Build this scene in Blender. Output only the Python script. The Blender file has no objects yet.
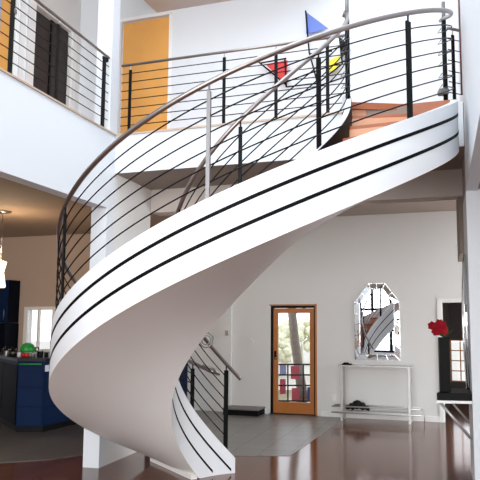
import bpy, bmesh, math, random
from mathutils import Vector, Matrix, noise
random.seed(7)
C = bpy.context.scene.collection
sc = bpy.context.scene
PI = math.pi

# ------------------------------------------------------------------ camera
cam = bpy.data.cameras.new('camera'); camo = bpy.data.objects.new('camera', cam); C.objects.link(camo)
cam.sensor_width = 36; cam.lens = 645.0*36/480
cam.shift_x = -38.3/480; cam.shift_y = 9.3/480
cam.clip_end = 300
PITCH = math.radians(6.418); ROLL = 0.00196
camo.matrix_world = Matrix.Translation((0, 0, 1.75)) @ Matrix.Rotation(PI/2+PITCH, 4, 'X') @ Matrix.Rotation(ROLL, 4, 'Z')
sc.camera = camo

# ------------------------------------------------------------------ world, light, exposure
w = bpy.data.worlds.new('world'); sc.world = w; w.use_nodes = True
nt = w.node_tree; bg = nt.nodes['Background']
tc = nt.nodes.new('ShaderNodeTexCoord'); sep = nt.nodes.new('ShaderNodeSeparateXYZ'); rp = nt.nodes.new('ShaderNodeValToRGB')
nt.links.new(tc.outputs['Generated'], sep.inputs[0]); nt.links.new(sep.outputs['Z'], rp.inputs[0]); nt.links.new(rp.outputs[0], bg.inputs[0])
rp.color_ramp.elements[0].color = (0.93, 0.95, 1.0, 1); rp.color_ramp.elements[1].color = (0.75, 0.87, 1.0, 1)
bg.inputs[1].default_value = 1.8
def area(name, loc, rot, sx, sy, power, col):
    l = bpy.data.lights.new(name, 'AREA'); l.shape = 'RECTANGLE'; l.size = sx; l.size_y = sy; l.energy = power; l.color = col
    o = bpy.data.objects.new(name, l); C.objects.link(o); o.location = loc; o.rotation_euler = rot; return o
area('skylight_daylight', (-0.8, 3.4, 8.3), (math.radians(-4), 0, 0), 3.4, 7.0, 190, (0.9, 0.95, 1.0))
area('front_window_daylight', (-2.2, -5.3, 3.5), (math.radians(90), 0, 0), 11.5, 5.6, 1650, (0.97, 0.99, 1.0))
area('entry_side_fill', (6.1, 9.6, 1.2), (math.radians(90), 0, math.radians(90)), 3.4, 1.8, 190, (0.97, 0.99, 1.0))  # added fill lamp, no window there; brightens the entry and stair underside
sc.view_settings.view_transform = 'Standard'; sc.view_settings.look = 'None'
sc.view_settings.exposure = 0.3; sc.view_settings.gamma = 1.0; sc.view_settings.use_curve_mapping = False
sc.cycles.max_bounces = 10; sc.cycles.diffuse_bounces = 6; sc.cycles.use_denoising = True

# ------------------------------------------------------------------ materials
def lin(c):
    return tuple(((v/255)/12.92 if v/255 <= .04045 else ((v/255+.055)/1.055)**2.4) for v in c)
def mat(name, rgb, rough=.6, metal=0., var=.0, scale=6., bump=0., bscale=60., spec=.5, coat=0.):
    m = bpy.data.materials.new(name); m.use_nodes = True; t = m.node_tree; b = t.nodes['Principled BSDF']
    c = lin(rgb); b.inputs['Base Color'].default_value = (*c, 1); b.inputs['Roughness'].default_value = rough
    b.inputs['Metallic'].default_value = metal; b.inputs['Specular IOR Level'].default_value = spec; b.inputs['Coat Weight'].default_value = coat
    co = t.nodes.new('ShaderNodeTexCoord')
    n = t.nodes.new('ShaderNodeTexNoise'); n.inputs['Scale'].default_value = scale; n.inputs['Detail'].default_value = 5
    t.links.new(co.outputs['Object'], n.inputs['Vector'])
    mx = t.nodes.new('ShaderNodeMix'); mx.data_type = 'RGBA'
    mx.inputs[6].default_value = (*[v*(1-var) for v in c], 1); mx.inputs[7].default_value = (*[min(1, v*(1+var)) for v in c], 1)
    t.links.new(n.outputs['Fac'], mx.inputs[0]); t.links.new(mx.outputs[2], b.inputs['Base Color'])
    if bump:
        n2 = t.nodes.new('ShaderNodeTexNoise'); n2.inputs['Scale'].default_value = bscale; t.links.new(co.outputs['Object'], n2.inputs['Vector'])
        bp = t.nodes.new('ShaderNodeBump'); bp.inputs['Strength'].default_value = bump; bp.inputs['Distance'].default_value = .01
        t.links.new(n2.outputs['Fac'], bp.inputs['Height']); t.links.new(bp.outputs[0], b.inputs['Normal'])
    return m
def emis(name, rgb, s):
    m = bpy.data.materials.new(name); m.use_nodes = True; b = m.node_tree.nodes['Principled BSDF']
    b.inputs['Base Color'].default_value = (*lin(rgb), 1); b.inputs['Emission Color'].default_value = (*lin(rgb), 1); b.inputs['Emission Strength'].default_value = s
    return m
def glass_mat():
    m = bpy.data.materials.new('window_glass'); m.use_nodes = True; t = m.node_tree; t.nodes.clear()
    o = t.nodes.new('ShaderNodeOutputMaterial'); mx = t.nodes.new('ShaderNodeMixShader'); tr = t.nodes.new('ShaderNodeBsdfTransparent'); gl = t.nodes.new('ShaderNodeBsdfGlossy')
    gl.inputs['Roughness'].default_value = 0.02; fr = t.nodes.new('ShaderNodeFresnel'); fr.inputs[0].default_value = 1.45
    t.links.new(fr.outputs[0], mx.inputs[0]); t.links.new(tr.outputs[0], mx.inputs[1]); t.links.new(gl.outputs[0], mx.inputs[2]); t.links.new(mx.outputs[0], o.inputs[0])
    return m
UA = math.radians(75.82)
def brick_mat(name, c1, c2, cm, bw, bh, mortar, rough, ang, grain=0., offset=.5, spec=.5):
    m = bpy.data.materials.new(name); m.use_nodes = True; t = m.node_tree; b = t.nodes['Principled BSDF']
    co = t.nodes.new('ShaderNodeTexCoord'); mp = t.nodes.new('ShaderNodeMapping'); mp.inputs['Rotation'].default_value = (0, 0, ang)
    t.links.new(co.outputs['Object'], mp.inputs[0])
    br = t.nodes.new('ShaderNodeTexBrick'); br.offset = offset; br.inputs['Scale'].default_value = 1
    br.inputs['Color1'].default_value = (*lin(c1), 1); br.inputs['Color2'].default_value = (*lin(c2), 1); br.inputs['Mortar'].default_value = (*lin(cm), 1)
    br.inputs['Brick Width'].default_value = bw; br.inputs['Row Height'].default_value = bh; br.inputs['Mortar Size'].default_value = mortar; br.inputs['Bias'].default_value = 0
    t.links.new(mp.outputs[0], br.inputs['Vector'])
    n = t.nodes.new('ShaderNodeTexNoise'); n.inputs['Scale'].default_value = 3 if grain else 2; n.inputs['Detail'].default_value = 6
    mp2 = t.nodes.new('ShaderNodeMapping'); mp2.inputs['Scale'].default_value = (1, 14, 1) if grain else (1, 1, 1); t.links.new(mp.outputs[0], mp2.inputs[0]); t.links.new(mp2.outputs[0], n.inputs['Vector'])
    hs = t.nodes.new('ShaderNodeHueSaturation'); mr = t.nodes.new('ShaderNodeMapRange'); mr.inputs[3].default_value = .93; mr.inputs[4].default_value = 1.07
    t.links.new(n.outputs['Fac'], mr.inputs[0]); t.links.new(mr.outputs[0], hs.inputs['Value']); t.links.new(br.outputs['Color'], hs.inputs['Color']); t.links.new(hs.outputs[0], b.inputs['Base Color'])
    b.inputs['Roughness'].default_value = rough; b.inputs['Specular IOR Level'].default_value = spec
    return m
M = {}
M['wall'] = mat('white_plaster', (218, 222, 226), .7, var=.01, bump=.04, bscale=80)
M['wallb'] = mat('off_white_plaster', (224, 223, 220), .7, var=.015, bump=.04, bscale=80)
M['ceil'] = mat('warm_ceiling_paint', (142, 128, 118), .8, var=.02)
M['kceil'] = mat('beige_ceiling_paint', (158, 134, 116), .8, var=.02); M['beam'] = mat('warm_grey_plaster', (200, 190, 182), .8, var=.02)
M['kwall'] = mat('beige_kitchen_paint', (190, 166, 148), .8, var=.02)
M['stair'] = mat('smooth_white_plaster', (226, 228, 231), .45, var=.006)
M['soffit'] = mat('smooth_grey_white_plaster', (236, 233, 230), .42, var=.02, scale=2)
M['black'] = mat('black_painted_steel', (8, 8, 9), .5, var=.1, spec=.15)
M['stripe'] = mat('black_inlay', (4, 4, 5), .6, spec=.1)
M['steel'] = mat('brushed_stainless', (176, 170, 166), .36, .9, var=.05, scale=30)
M['bronze'] = mat('warm_brushed_handrail_steel', (146, 138, 134), .3, .9, var=.08, scale=30)
M['chrome'] = mat('chrome', (215, 215, 215), .12, 1., var=.02)
M['mirror'] = mat('mirror_silver', (235, 238, 240), .01, 1.)
M['tread'] = mat('orange_oak_tread', (160, 92, 58), .35, var=.3, scale=5)
M['orange'] = mat('amber_maple_door', (226, 164, 84), .45, var=.10, scale=3)
M['doorwood'] = mat('fir_door_wood', (190, 116, 52), .4, var=.15, scale=6)
M['floorwood'] = brick_mat('cherry_plank_floor', (112, 70, 50), (92, 55, 39), (56, 34, 26), 1.3, .11, .004, .12, -UA, 1., spec=.35)
M['slate'] = brick_mat('grey_slate_tile', (134, 132, 127), (124, 121, 116), (98, 95, 91), .40, .40, .008, .34, -UA, 0., 0.)
M['slatek'] = brick_mat('dark_slate_tile', (98, 92, 87), (86, 80, 76), (60, 56, 54), .6, .6, .006, .4, -UA, 0., 0.)
M['white'] = mat('white_paint', (236, 235, 232), .5, var=.01)
M['navy'] = mat('navy_lacquer', (5, 30, 66), .55, var=.12, scale=3, spec=.12)
M['navydark'] = mat('dark_navy_lacquer', (4, 9, 22), .6, var=.1, spec=.08)
M['granite'] = mat('dark_granite', (16, 20, 40), .42, var=.5, scale=60, spec=.25)
M['dark'] = mat('near_black_satin', (9, 9, 10), .55, var=.1, spec=.15)
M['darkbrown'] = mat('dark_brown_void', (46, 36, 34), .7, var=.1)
M['glass'] = glass_mat()
M['red'] = mat('red_enamel', (200, 38, 34), .4); M['blue'] = mat('periwinkle_enamel', (92, 118, 196), .4); M['yellow'] = mat('yellow_enamel', (232, 206, 30), .4)
M['lilac'] = mat('lilac_panel', (150, 160, 205), .5); M['rose'] = mat('rose_red_panel', (196, 70, 92), .5); M['cobalt'] = mat('cobalt_panel', (50, 60, 140), .5)
M['alu'] = mat('satin_aluminium', (186, 184, 182), .4, .55); M['petal'] = mat('crimson_petal', (140, 8, 28), .7, var=.3, scale=20, spec=.2); M['leaf'] = mat('green_leaf', (60, 92, 40), .5, var=.2)
M['melon'] = mat('bright_green_enamel', (36, 150, 62), .35, var=.2, scale=12)
M['cloth'] = mat('black_cloth', (12, 12, 14), .9, var=.2)
M['shade'] = emis('lit_alabaster_glass', (255, 232, 196), 1.7)
M['bark'] = mat('tree_bark', (150, 138, 126), .9, var=.3, scale=14, bump=.6, bscale=20)
M['foliage'] = mat('pale_garden_foliage', (216, 214, 184), .8, var=.3, scale=4)
M['ground'] = mat('pale_gravel', (186, 178, 166), .9, var=.15, scale=3)
M['trim'] = mat('pale_oak_trim', (190, 168, 148), .5, var=.1); M['greypost'] = mat('grey_satin_steel', (120, 118, 118), .45, .5); M['rust'] = mat('dark_red_brown_cord', (96, 52, 48), .7); M['lit_gap'] = mat('pale_lit_riser_gap', (204, 150, 116), .3, var=.1)
M['paper'] = mat('white_paper', (225, 228, 236), .6)

# ------------------------------------------------------------------ mesh helpers
def link(name, verts, faces, m, parent=None, smooth=False, bevel=0., loc=None, autos=None):
    o_ = Vector(parent['_o']) if parent is not None and '_o' in parent else Vector((0, 0, 0))
    if parent is None and loc is not None: o_ = Vector(loc)
    me = bpy.data.meshes.new(name); me.from_pydata([tuple(Vector(v)-o_) for v in verts], [], faces); me.validate()
    bm = bmesh.new(); bm.from_mesh(me); bmesh.ops.recalc_face_normals(bm, faces=bm.faces); bm.to_mesh(me); bm.free()
    ms = m if isinstance(m, (list, tuple)) else [m]
    for x in ms: me.materials.append(x)
    if smooth:
        for p in me.polygons: p.use_smooth = True
        if autos:
            me.set_sharp_from_angle(angle=autos)
    o = bpy.data.objects.new(name, me); C.objects.link(o)
    if parent is not None: o.parent = parent; o['_o'] = tuple(o_)
    else: o.location = o_; o['_o'] = tuple(o_)
    if bevel:
        b = o.modifiers.new('bevel', 'BEVEL'); b.width = bevel; b.segments = 2; b.limit_method = 'ANGLE'
    return o
class MB:
    def __init__(s): s.v = []; s.f = []
    def add(s, v, f):
        n = len(s.v); s.v += [tuple(x) for x in v]; s.f += [tuple(i+n for i in q) for q in f]; return s
    def box(s, o, dx, dy, dz):          # origin + three edge vectors
        o, dx, dy, dz = map(Vector, (o, dx, dy, dz))
        v = [o, o+dx, o+dx+dy, o+dy]; v += [q+dz for q in v]
        return s.add(v, [(0, 3, 2, 1), (4, 5, 6, 7), (0, 1, 5, 4), (1, 2, 6, 5), (2, 3, 7, 6), (3, 0, 4, 7)])
    def prism(s, pts, z0, z1):
        n = len(pts); v = [(x, y, z0) for x, y in pts]+[(x, y, z1) for x, y in pts]
        return s.add(v, [tuple(range(n))[::-1], tuple(range(n, 2*n))]+[(i, (i+1) % n, n+(i+1) % n, n+i) for i in range(n)])
    def tube(s, pts, r, seg=8, closed=False):
        pts = [Vector(p) for p in pts]; n = len(pts); rings = []; prev = None
        rr = r if isinstance(r, (list, tuple)) else [r]*n
        for i, p in enumerate(pts):
            if closed: t = pts[(i+1) % n]-pts[i-1]
            else: t = pts[min(i+1, n-1)]-pts[max(i-1, 0)]
            t.normalize()
            if prev is None:
                a = Vector((0, 0, 1)) if abs(t.z) < .9 else Vector((1, 0, 0)); prev = (a-t*a.dot(t)).normalized()
            else: prev = (prev-t*prev.dot(t)).normalized()
            q = t.cross(prev)
            rings.append([p+prev*math.cos(2*PI*k/seg)*rr[i]+q*math.sin(2*PI*k/seg)*rr[i] for k in range(seg)])
        v = [x for g in rings for x in g]; f = []
        for i in range(n if closed else n-1):
            j = (i+1) % n
            for k in range(seg): f.append((i*seg+k, i*seg+(k+1) % seg, j*seg+(k+1) % seg, j*seg+k))
        if not closed: f += [tuple(range(seg))[::-1], tuple(range((n-1)*seg, n*seg))]
        return s.add(v, f)
    def lathe(s, c, prof, seg=24):      # prof: (r, z)
        c = Vector(c); v = []; f = []; n = len(prof)
        for r, z in prof:
            for k in range(seg): v.append(c+Vector((r*math.cos(2*PI*k/seg), r*math.sin(2*PI*k/seg), z)))
        for i in range(n-1):
            for k in range(seg): f.append((i*seg+k, i*seg+(k+1) % seg, (i+1)*seg+(k+1) % seg, (i+1)*seg+k))
        if prof[0][0] > 1e-5: f.append(tuple(range(seg))[::-1])
        if prof[-1][0] > 1e-5: f.append(tuple(range((n-1)*seg, n*seg)))
        return s.add(v, f)
    def blob(s, c, r, sub=2, amp=.2, fr=3., sq=(1, 1, 1)):
        bm = bmesh.new(); bmesh.ops.create_icosphere(bm, subdivisions=sub, radius=1)
        c = Vector(c); vs = []
        for v in bm.verts:
            k = 1+amp*noise.noise(v.co*fr+c*7.3); vs.append(c+Vector((v.co.x*sq[0], v.co.y*sq[1], v.co.z*sq[2]))*r*k)
        fs = [tuple(v.index for v in f.verts) for f in bm.faces]; bm.free(); return s.add(vs, fs)
    def build(s, name, m, parent=None, **k): return link(name, s.v, s.f, m, parent, **k)
def thing(name, label, cat, loc, group=None):
    o = bpy.data.objects.new(name, None); C.objects.link(o); o.location = loc; o['_o'] = tuple(loc); o.empty_display_size = .1
    o['label'] = label; o['category'] = cat
    if group: o['group'] = group
    return o
def tag(o, label, cat, group=None, kind=None):
    o['label'] = label; o['category'] = cat
    if group: o['group'] = group
    if kind: o['kind'] = kind
    return o
def struct(o, label=None, cat=None):
    o['kind'] = 'structure'
    if label: o['label'] = label
    if cat: o['category'] = cat
    return o
V3 = lambda a, z=0.: Vector((a[0], a[1], z))

# ------------------------------------------------------------------ layout frame
U = Vector((0.24497, 0.96953, 0)); V = Vector((0.95065, -0.31027, 0)); NV = Vector((0.31027, 0.95065, 0)); NU = Vector((-0.96953, 0.24497, 0))
Z = Vector((0, 0, 1))
A = Vector((-2.1503, 7.9855, 0)); B = A+U*0.189
W0 = Vector((-.15, 12.6, 0))              # back wall of the lower floor, runs along V
K = Vector((2.04, 6.9, 0))                # corner of right pier
ZF, ZB, ZS, ZC = 4.1378, 3.645, 3.171, 6.42
RB = 0.962

def wall_holes(mb, o, d, n, length, z0, z1, th, holes):
    """solid wall from o along d with rectangular holes (s0,s1,za,zb); n = thickness direction"""
    ss = sorted({0, length, *[h[0] for h in holes], *[h[1] for h in holes]}); zz = sorted({z0, z1, *[h[2] for h in holes], *[h[3] for h in holes]})
    for i in range(len(ss)-1):
        a, b = ss[i], ss[i+1]; run = None
        for j in range(len(zz)-1):
            c, e = zz[j], zz[j+1]
            hole = any(h[0] <= (a+b)/2 <= h[1] and h[2] <= (c+e)/2 <= h[3] for h in holes)
            if hole: continue
            mb.box(o+d*a+Z*c, d*(b-a), n*th, Z*(e-c))
    return mb

# ------------------------------------------------------------------ SETTING: floors
fl = MB().prism([(-10, -5), (7, -5), (7, 17), (-10, 17)], -.2, 0).build('floor', M['floorwood'])
struct(fl, 'reddish brown plank floor with a glossy finish', 'floor')
BW = lambda s: W0+V*s
far = [BW(3.0), BW(-1.9), ]
e0 = Vector((.16, 8.72, 0)); e1 = e0+U*3.5
# right edge meets the back wall
t_ = ((W0-e0).dot(NV))/(U.dot(NV)); e1 = e0+U*t_+V*.22
finb = A+U*1.28
tl = MB().prism([(x.x, x.y) for x in (Vector((-1.75, 8.72, 0)), e0, e1, BW(-1.9))], 0.0, .006).build('floor_entry', M['slate'])
struct(tl, 'grey slate tiled floor inside the entry door', 'floor')
kt = MB().prism([(-10, 8.0), (-3.45, 8.26), (-2.9, 8.45), (-2.5, 8.8), (-2.2, 9.1), (-1.75, 8.9), (BW(-1.9).x, BW(-1.9).y), (BW(-9.5).x, BW(-9.5).y), (-10, 13)], 0.0, .005).build('floor_kitchen', M['slatek'])
struct(kt, 'dark slate tiled kitchen floor', 'floor')

# lower back wall with door, kitchen window and right opening  (s measured from W0)
S0 = -9.6; L = 15.
wb = wall_holes(MB(), W0+V*S0, V, NV, L, 0, 3.9, .18, [(0-S0, .91-S0, 0, 2.06), (-5.70-S0, -4.97-S0, 1.14, 2.02), (3.24-S0, 4.3-S0, 0, 2.10)])
struct(wb.build('wall_back', M['wallb']), 'off-white plaster back wall of the lower floor', 'wall')
struct(MB().box(BW(-1.04), V*.24, -NV*.05, Z*3.64).build('trim_1', M['wallb']))
struct(MB().box(BW(1.0), V*2.16, -NV*.02, Z*.10).build('baseboard_back', M['white'], bevel=.004))
struct(MB().box(BW(-.8), V*.72, -NV*.02, Z*.10).build('baseboard_entry', M['white'], bevel=.004))
# opening trim at the right
tr = MB().box(BW(3.16), V*.07, -NV*.02, Z*2.17).box(BW(3.23)+Z*2.11, V*1.1, -NV*.02, Z*.06)
struct(tr.build('trim_2', M['white']))

# ceiling of the lower floor / slab of the upper floor (two heights)
l0 = A-U*8.0
lw = NU*1.42
sl = MB().prism([tuple(q.xy) for q in (l0+lw*0.99+NU*6, l0+NU*.17, A+NU*.17, B+NU*.17, B, B+NV*1.9, A+U*6.0+NU*.1, A+U*6.0+NU*8)], ZB, ZF)
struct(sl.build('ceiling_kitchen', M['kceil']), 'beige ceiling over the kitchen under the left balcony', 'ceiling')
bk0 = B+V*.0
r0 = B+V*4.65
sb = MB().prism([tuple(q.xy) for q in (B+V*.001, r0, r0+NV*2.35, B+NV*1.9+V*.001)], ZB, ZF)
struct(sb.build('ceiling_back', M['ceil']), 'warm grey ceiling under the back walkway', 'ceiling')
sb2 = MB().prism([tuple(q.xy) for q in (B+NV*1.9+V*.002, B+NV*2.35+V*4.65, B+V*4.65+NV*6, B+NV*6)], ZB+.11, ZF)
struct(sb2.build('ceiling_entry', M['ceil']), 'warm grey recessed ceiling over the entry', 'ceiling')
F_ = B+U*1.06
struct(MB().box(F_+Z*3.31+V*.001, V*4.6, NV*.28, Z*(ZB-3.31)).build('trim_7', M['beam']), 'dropped bulkhead beam across the entry ceiling', 'beam')
# white fascias
struct(MB().box(l0+Z*ZS, U*(8.0-.002), NU*.17, Z*(ZF-ZS)).build('wall_balcony_left', M['wall']), 'white balcony fascia beam above the kitchen', 'wall')
struct(MB().box(B+V*.0+Z*ZB-NV*.02, V*4.33, NV*.019, Z*(ZF-ZB)).build('wall_balcony_back', M['wall']), 'white fascia of the back walkway', 'wall')
# wood edge trim on both balconies
struct(MB().box(l0+Z*ZF-NU*.02, U*7.99, NU*.14, Z*.018).box(l0+U*7.99+Z*ZF-NU*.02, U*.2, NU*.0195, Z*.018).build('trim_3', M['trim']))
struct(MB().box(B+Z*ZF-NV*.04+V*.02, V*3.0, NV*.16, Z*.022).build('trim_4', M['trim']))
# corner column (to the upper ceiling) and the fin wall behind it
struct(MB().box(A+NU*.215, -NU*.214, U*.187, Z*ZC).build('wall_column', M['wall']), 'white square corner column beside the kitchen', 'column')
struct(MB().box(B+NU*.2, -NU*.198, U*1.06, Z*ZB).build('wall_fin', M['wallb']), 'pale wall fin running back from the corner column', 'wall')
# upper back wall, with an opening for the amber door
Q = B+NV*1.2
ub = wall_holes(MB(), Q-V*2.2, V, NV, 8.6, ZF, 7.4, .15, [(1.46, 2.29, ZF, 6.36)])
struct(ub.build('wall_upper_back', M['wall']), 'white upper wall behind the back walkway', 'wall')
# upper left wall
Q2 = A+NU*1.4
ul = wall_holes(MB(), Q2-U*7, U, NU, 9.5, ZF, ZC+.55, .15, [(6.61, 6.88, ZF, 6.18), (7.0, 8.24, ZF, 6.2)])
struct(ul.build('wall_upper_left', M['wallb']), 'cream upper wall behind the left balcony', 'wall')
# dark room seen through the left doorway
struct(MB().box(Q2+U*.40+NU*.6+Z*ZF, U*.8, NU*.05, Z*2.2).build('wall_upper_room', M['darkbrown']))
# upper ceilings over the walkways
uc = MB().prism([tuple(q.xy) for q in (B-V*.12, B+V*1.9, Q+V*3.0, Q-V*.12)], ZC, ZC+.45)
struct(MB().prism([tuple(q.xy) for q in (Q2-U*7, A-U*7+NU*.1, B-V*.13, Q-V*.13, Q-V*2.2)], ZC+.45, ZC+.55).build('ceiling_upper_left', M['wall']), 'white ceiling over the left balcony', 'ceiling')
struct(uc.build('ceiling_upper', M['beam']), 'upper ceiling over the corner of the walkways', 'ceiling')
# right side: pier, upper wall, slab over
pier = MB().prism([tuple(q.xy) for q in (K, K+U*1.05, K+U*1.05+Vector((.45, 0, 0)), K+Vector((2.2, -.1, 0)))], 0, ZS+.02)
struct(pier.build('wall_right', M['wall']), 'white pier wall at the right carrying the shelf', 'wall')
struct(MB().prism([tuple(q.xy) for q in (K+U*.105, K+U*1.05, K+U*1.05+Vector((.45, 0, 0)), K+U*.105+V*.6)], ZS+.42, ZB-.001).box(K+U*.105+Z*(ZS+.021), U*.94, V*.3, Z*.4).build('wall_right_head', M['ceil']))
K0 = K-U*11.5
uw = MB().prism([tuple(q.xy) for q in (K0, K+U*.1, K+U*.1+V*.12, K0+V*.12)], ZS, 7.4)
struct(uw.build('wall_upper_right', M['wall']), 'tall white upper wall along the right of the atrium', 'wall')
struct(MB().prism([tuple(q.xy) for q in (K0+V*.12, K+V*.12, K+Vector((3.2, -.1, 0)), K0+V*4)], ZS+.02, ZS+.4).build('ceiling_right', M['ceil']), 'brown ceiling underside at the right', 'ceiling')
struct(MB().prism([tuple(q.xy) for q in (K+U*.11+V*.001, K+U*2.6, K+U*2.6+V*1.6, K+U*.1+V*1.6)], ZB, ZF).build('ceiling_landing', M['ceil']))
struct(MB().prism([tuple(q.xy) for q in (K+U*.1, K+U*3, K+U*3+V*.12, K+U*.1+V*.12)], ZF, 7.4).build('wall_landing_right', M['wall']))
# dropped beam by the right wall under the landing
struct(MB().box(K+U*1.06-V*.05+Z*2.6, U*1.2, V*.3, Z*1.03).build('trim_5', M['ceil']))
# outer enclosure
struct(MB().box((-9.9, -5, 0), (.15, 0, 0), (0, 20, 0), (0, 0, 4)).build('wall_left', M['kwall']))
struct(MB().box((6.3, -5, 0), (.15, 0, 0), (0, 20, 0), (0, 0, 3.6)).build('wall_far_right', M['wallb']))
# front wall behind the viewer: a gridded window wall
fw = wall_holes(MB(), Vector((-9.8, -4.6, 0)), Vector((1, 0, 0)), Vector((0, -1, 0)), 16, 0, 7.8, .2, [(.8, 13.2, .35, 7.3)])
struct(fw.build('wall_front', M['wall']))
wf = MB()
for i in range(14): wf.box((-9.0+i*12.4/13-.04, -4.75, .35), (.12, 0, 0), (0, .1, 0), (0, 0, 6.95))
for j in range(8): wf.box((-9.0, -4.74, .35+j*6.9/7-.03), (12.4, 0, 0), (0, .08, 0), (0, 0, .12))
struct(wf.build('window_1', M['navydark']), 'tall gridded window wall facing the stair', 'window')

# ------------------------------------------------------------------ hall beyond the right opening
H0 = W0+V*2.0+NV*2.9
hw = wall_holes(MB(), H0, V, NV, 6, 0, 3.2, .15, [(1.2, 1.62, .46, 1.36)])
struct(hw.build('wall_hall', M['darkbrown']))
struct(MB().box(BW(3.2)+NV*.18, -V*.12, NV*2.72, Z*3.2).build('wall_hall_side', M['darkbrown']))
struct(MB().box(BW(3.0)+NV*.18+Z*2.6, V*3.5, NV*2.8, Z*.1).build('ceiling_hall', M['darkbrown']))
hwf = MB()
for k in range(3): hwf.box(H0+V*(1.2+k*.20)+Z*.46, V*.025, NV*.04, Z*.9)
for k in range(5): hwf.box(H0+V*1.2+Z*(.46+k*.22), V*.42, NV*.04, Z*.022)
struct(hwf.build('window_2', M['doorwood']), 'small gridded window at the end of the hall', 'window')
g = MB().box(H0+V*1.205+NV*.05+Z*.465, V*.41, NV*.005, Z*.86).build('window_2_glass', M['glass']); g.name = 'window_3'; struct(g)

# ------------------------------------------------------------------ STAIR
cx, cy, Ro, Ri, ms, ths, m2, ecc = -0.1804, 6.8585, 2.1501, .9678, .9418, 1.9265, -.1616, .9545
oT, oB, oH, iT, iB, iH = .1422, -.3664, 1.0592, .1592, -.5115, 1.1279
KO = [-.0060, .0020, .0150, .0010, -.0037, .0012, .0011]; KI = [-.0116, -.0053, -.005, -.0009, -.0005, -.0045, -.0154]
KZ = [.0103, -.0097, .0128, .0098, .0008, .0001, -.02]; KB = [.0350, .0100, -.0081, .0003, -.0052, .005, .0150]; KC = [.0142, .0193, -.0123, -.0193, .0039, -.0014, -.0026]
def knot(t, w):
    x = max(-.4, min(6.4, t/.72)); i = max(0, min(5, math.floor(x))); u = x-i
    W_ = [2*w[0]-w[1]]+w+[2*w[-1]-w[-2]]; a, b, c, d = W_[i:i+4]
    return .5*(2*b+(c-a)*u+(2*a-5*b+4*c-d)*u*u+(3*b-a-3*c+d)*u**3)
def zt(t): return ms*t+.1*m2*t*(t-4)+knot(t, KZ)
def sp(R, t, z):
    q = max(0, min(1, (R-Ri)/(Ro-Ri))); R = R*(1+knot(t, KO)*q+knot(t, KI)*(1-q))
    return Vector((cx+R*ecc*math.cos(ths+t), cy+R*math.sin(ths+t), z))
TO, TI = 4.42, 4.52
def zcap(t): return zt(min(t, 4.40))
stair = thing('spiral_staircase', 'sweeping white curved staircase with black striped stringers and orange wood treads', 'staircase', (cx, cy, 0))
def band(name, R, Rin, b, tp, t1, m, z_lo=0., f0=0., f1=1., n=120, t0=0.):
    v = []; f = []
    for i in range(n+1):
        t = t0+(t1-t0)*i/n; z = zcap(t)
        zb_, zt_ = z+b+(knot(t, KB) if R > 1.5 else knot(t, KC)), z+tp; a = zb_+(zt_-zb_)*f0; c = zb_+(zt_-zb_)*f1
        a = max(a, z_lo); c = max(c, a+1e-4)
        v += [sp(R, t, a), sp(R, t, c), sp(Rin, t, c), sp(Rin, t, a)]
    for i in range(n):
        for k in range(4): f.append((i*4+k, i*4+(k+1) % 4, i*4+4+(k+1) % 4, i*4+4+k))
    f += [(0, 1, 2, 3), (n*4+3, n*4+2, n*4+1, n*4)]
    return v, f
def stringer(name, R, Rin, b, tp, t1):
    v, f = band(name, R, Rin, b, tp, t1, None)
    o = link(name, v, f, M['stair'], stair, smooth=True, autos=math.radians(35))
    s = 1 if R > Rin else -1
    for fr in (.355, .72):     # two inlaid stripes on the visible face
        H = tp-b; wd = .031/H
        # start where the stripe clears the floor
        t0 = 0.
        while zcap(t0)+b+H*(fr-wd) < 0.001: t0 += .004
        sv, sf = band('stripe', R+s*.003, R-s*.004, b, tp, t1, None, f0=fr-wd*.5, f1=fr+wd*.5, t0=t0)
        q = link('stripe', sv, sf, M['stripe'], o, smooth=True, autos=math.radians(35)); q['label'] = 'black inlaid stripe'
    return o
os_ = stringer('outer_stringer', Ro, Ro-.07, oB, oT, 4.14)
is_ = stringer('inner_stringer', Ri, Ri+.06, iB, iT, TI)
# dark inner face of the inner stringer (above the treads)
v, f = band('x', Ri+.0605, Ri+.068, iB, iT, TI, None, f0=.45, f1=.985, t0=.05)
q = link('inner_lining', v, f, M['black'], is_, smooth=True, autos=math.radians(35)); q['label'] = 'black lining on the tread side'
# soffit
n = 120; nr = 8; v = []; f = []
for i in range(n+1):
    t = TO*i/n; z = zcap(t)
    for j in range(nr+1):
        bz = (iB+knot(t, KC))*(1-j/nr)+(oB+knot(t, KB))*j/nr
        v.append(sp(Ri-.0005+(Ro-Ri+.001)*j/nr, t, max(z+bz-.012, .0)))
nn = len(v)
for i in range(n+1):
    t = TO*i/n; z = zcap(t)
    for j in range(nr+1):
        bz = (iB+knot(t, KC))*(1-j/nr)+(oB+knot(t, KB))*j/nr; v.append(sp(Ri+.004+(Ro-Ri-.008)*j/nr, t, max(z+bz+.04, .012)))
W = nr+1
for i in range(n):
    for j in range(nr):
        a = i*W+j; f.append((a, a+1, a+W+1, a+W)); f.append((nn+a, nn+a+W, nn+a+W+1, nn+a+1))
    for j in (0, nr): a = i*W+j; f.append((a, a+W, nn+a+W, nn+a))
for i in (0, n):
    for j in range(nr): a = i*W+j; f.append((a, a+1, nn+a+1, nn+a))
so = link('soffit', v, f, M['soffit'], stair, smooth=True, autos=math.radians(40)); so['label'] = 'smooth grey-white plaster underside'
# base trim where the underside meets the floor
ti = [t/1000 for t in range(2000) if zt(t/1000)+iB > 0][0]; to = [t/1000 for t in range(2000) if zt(t/1000)+oB > 0][0]
a = sp(Ri+.01, ti+.012, 0); b = sp(Ro-.01, to+.012, 0); d = (b-a); nrm = Vector((-d.y, d.x, 0)).normalized()
MB().box(a+nrm*.005, d, nrm*.075, Z*.05).build('base_trim', M['white'], stair)
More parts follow.
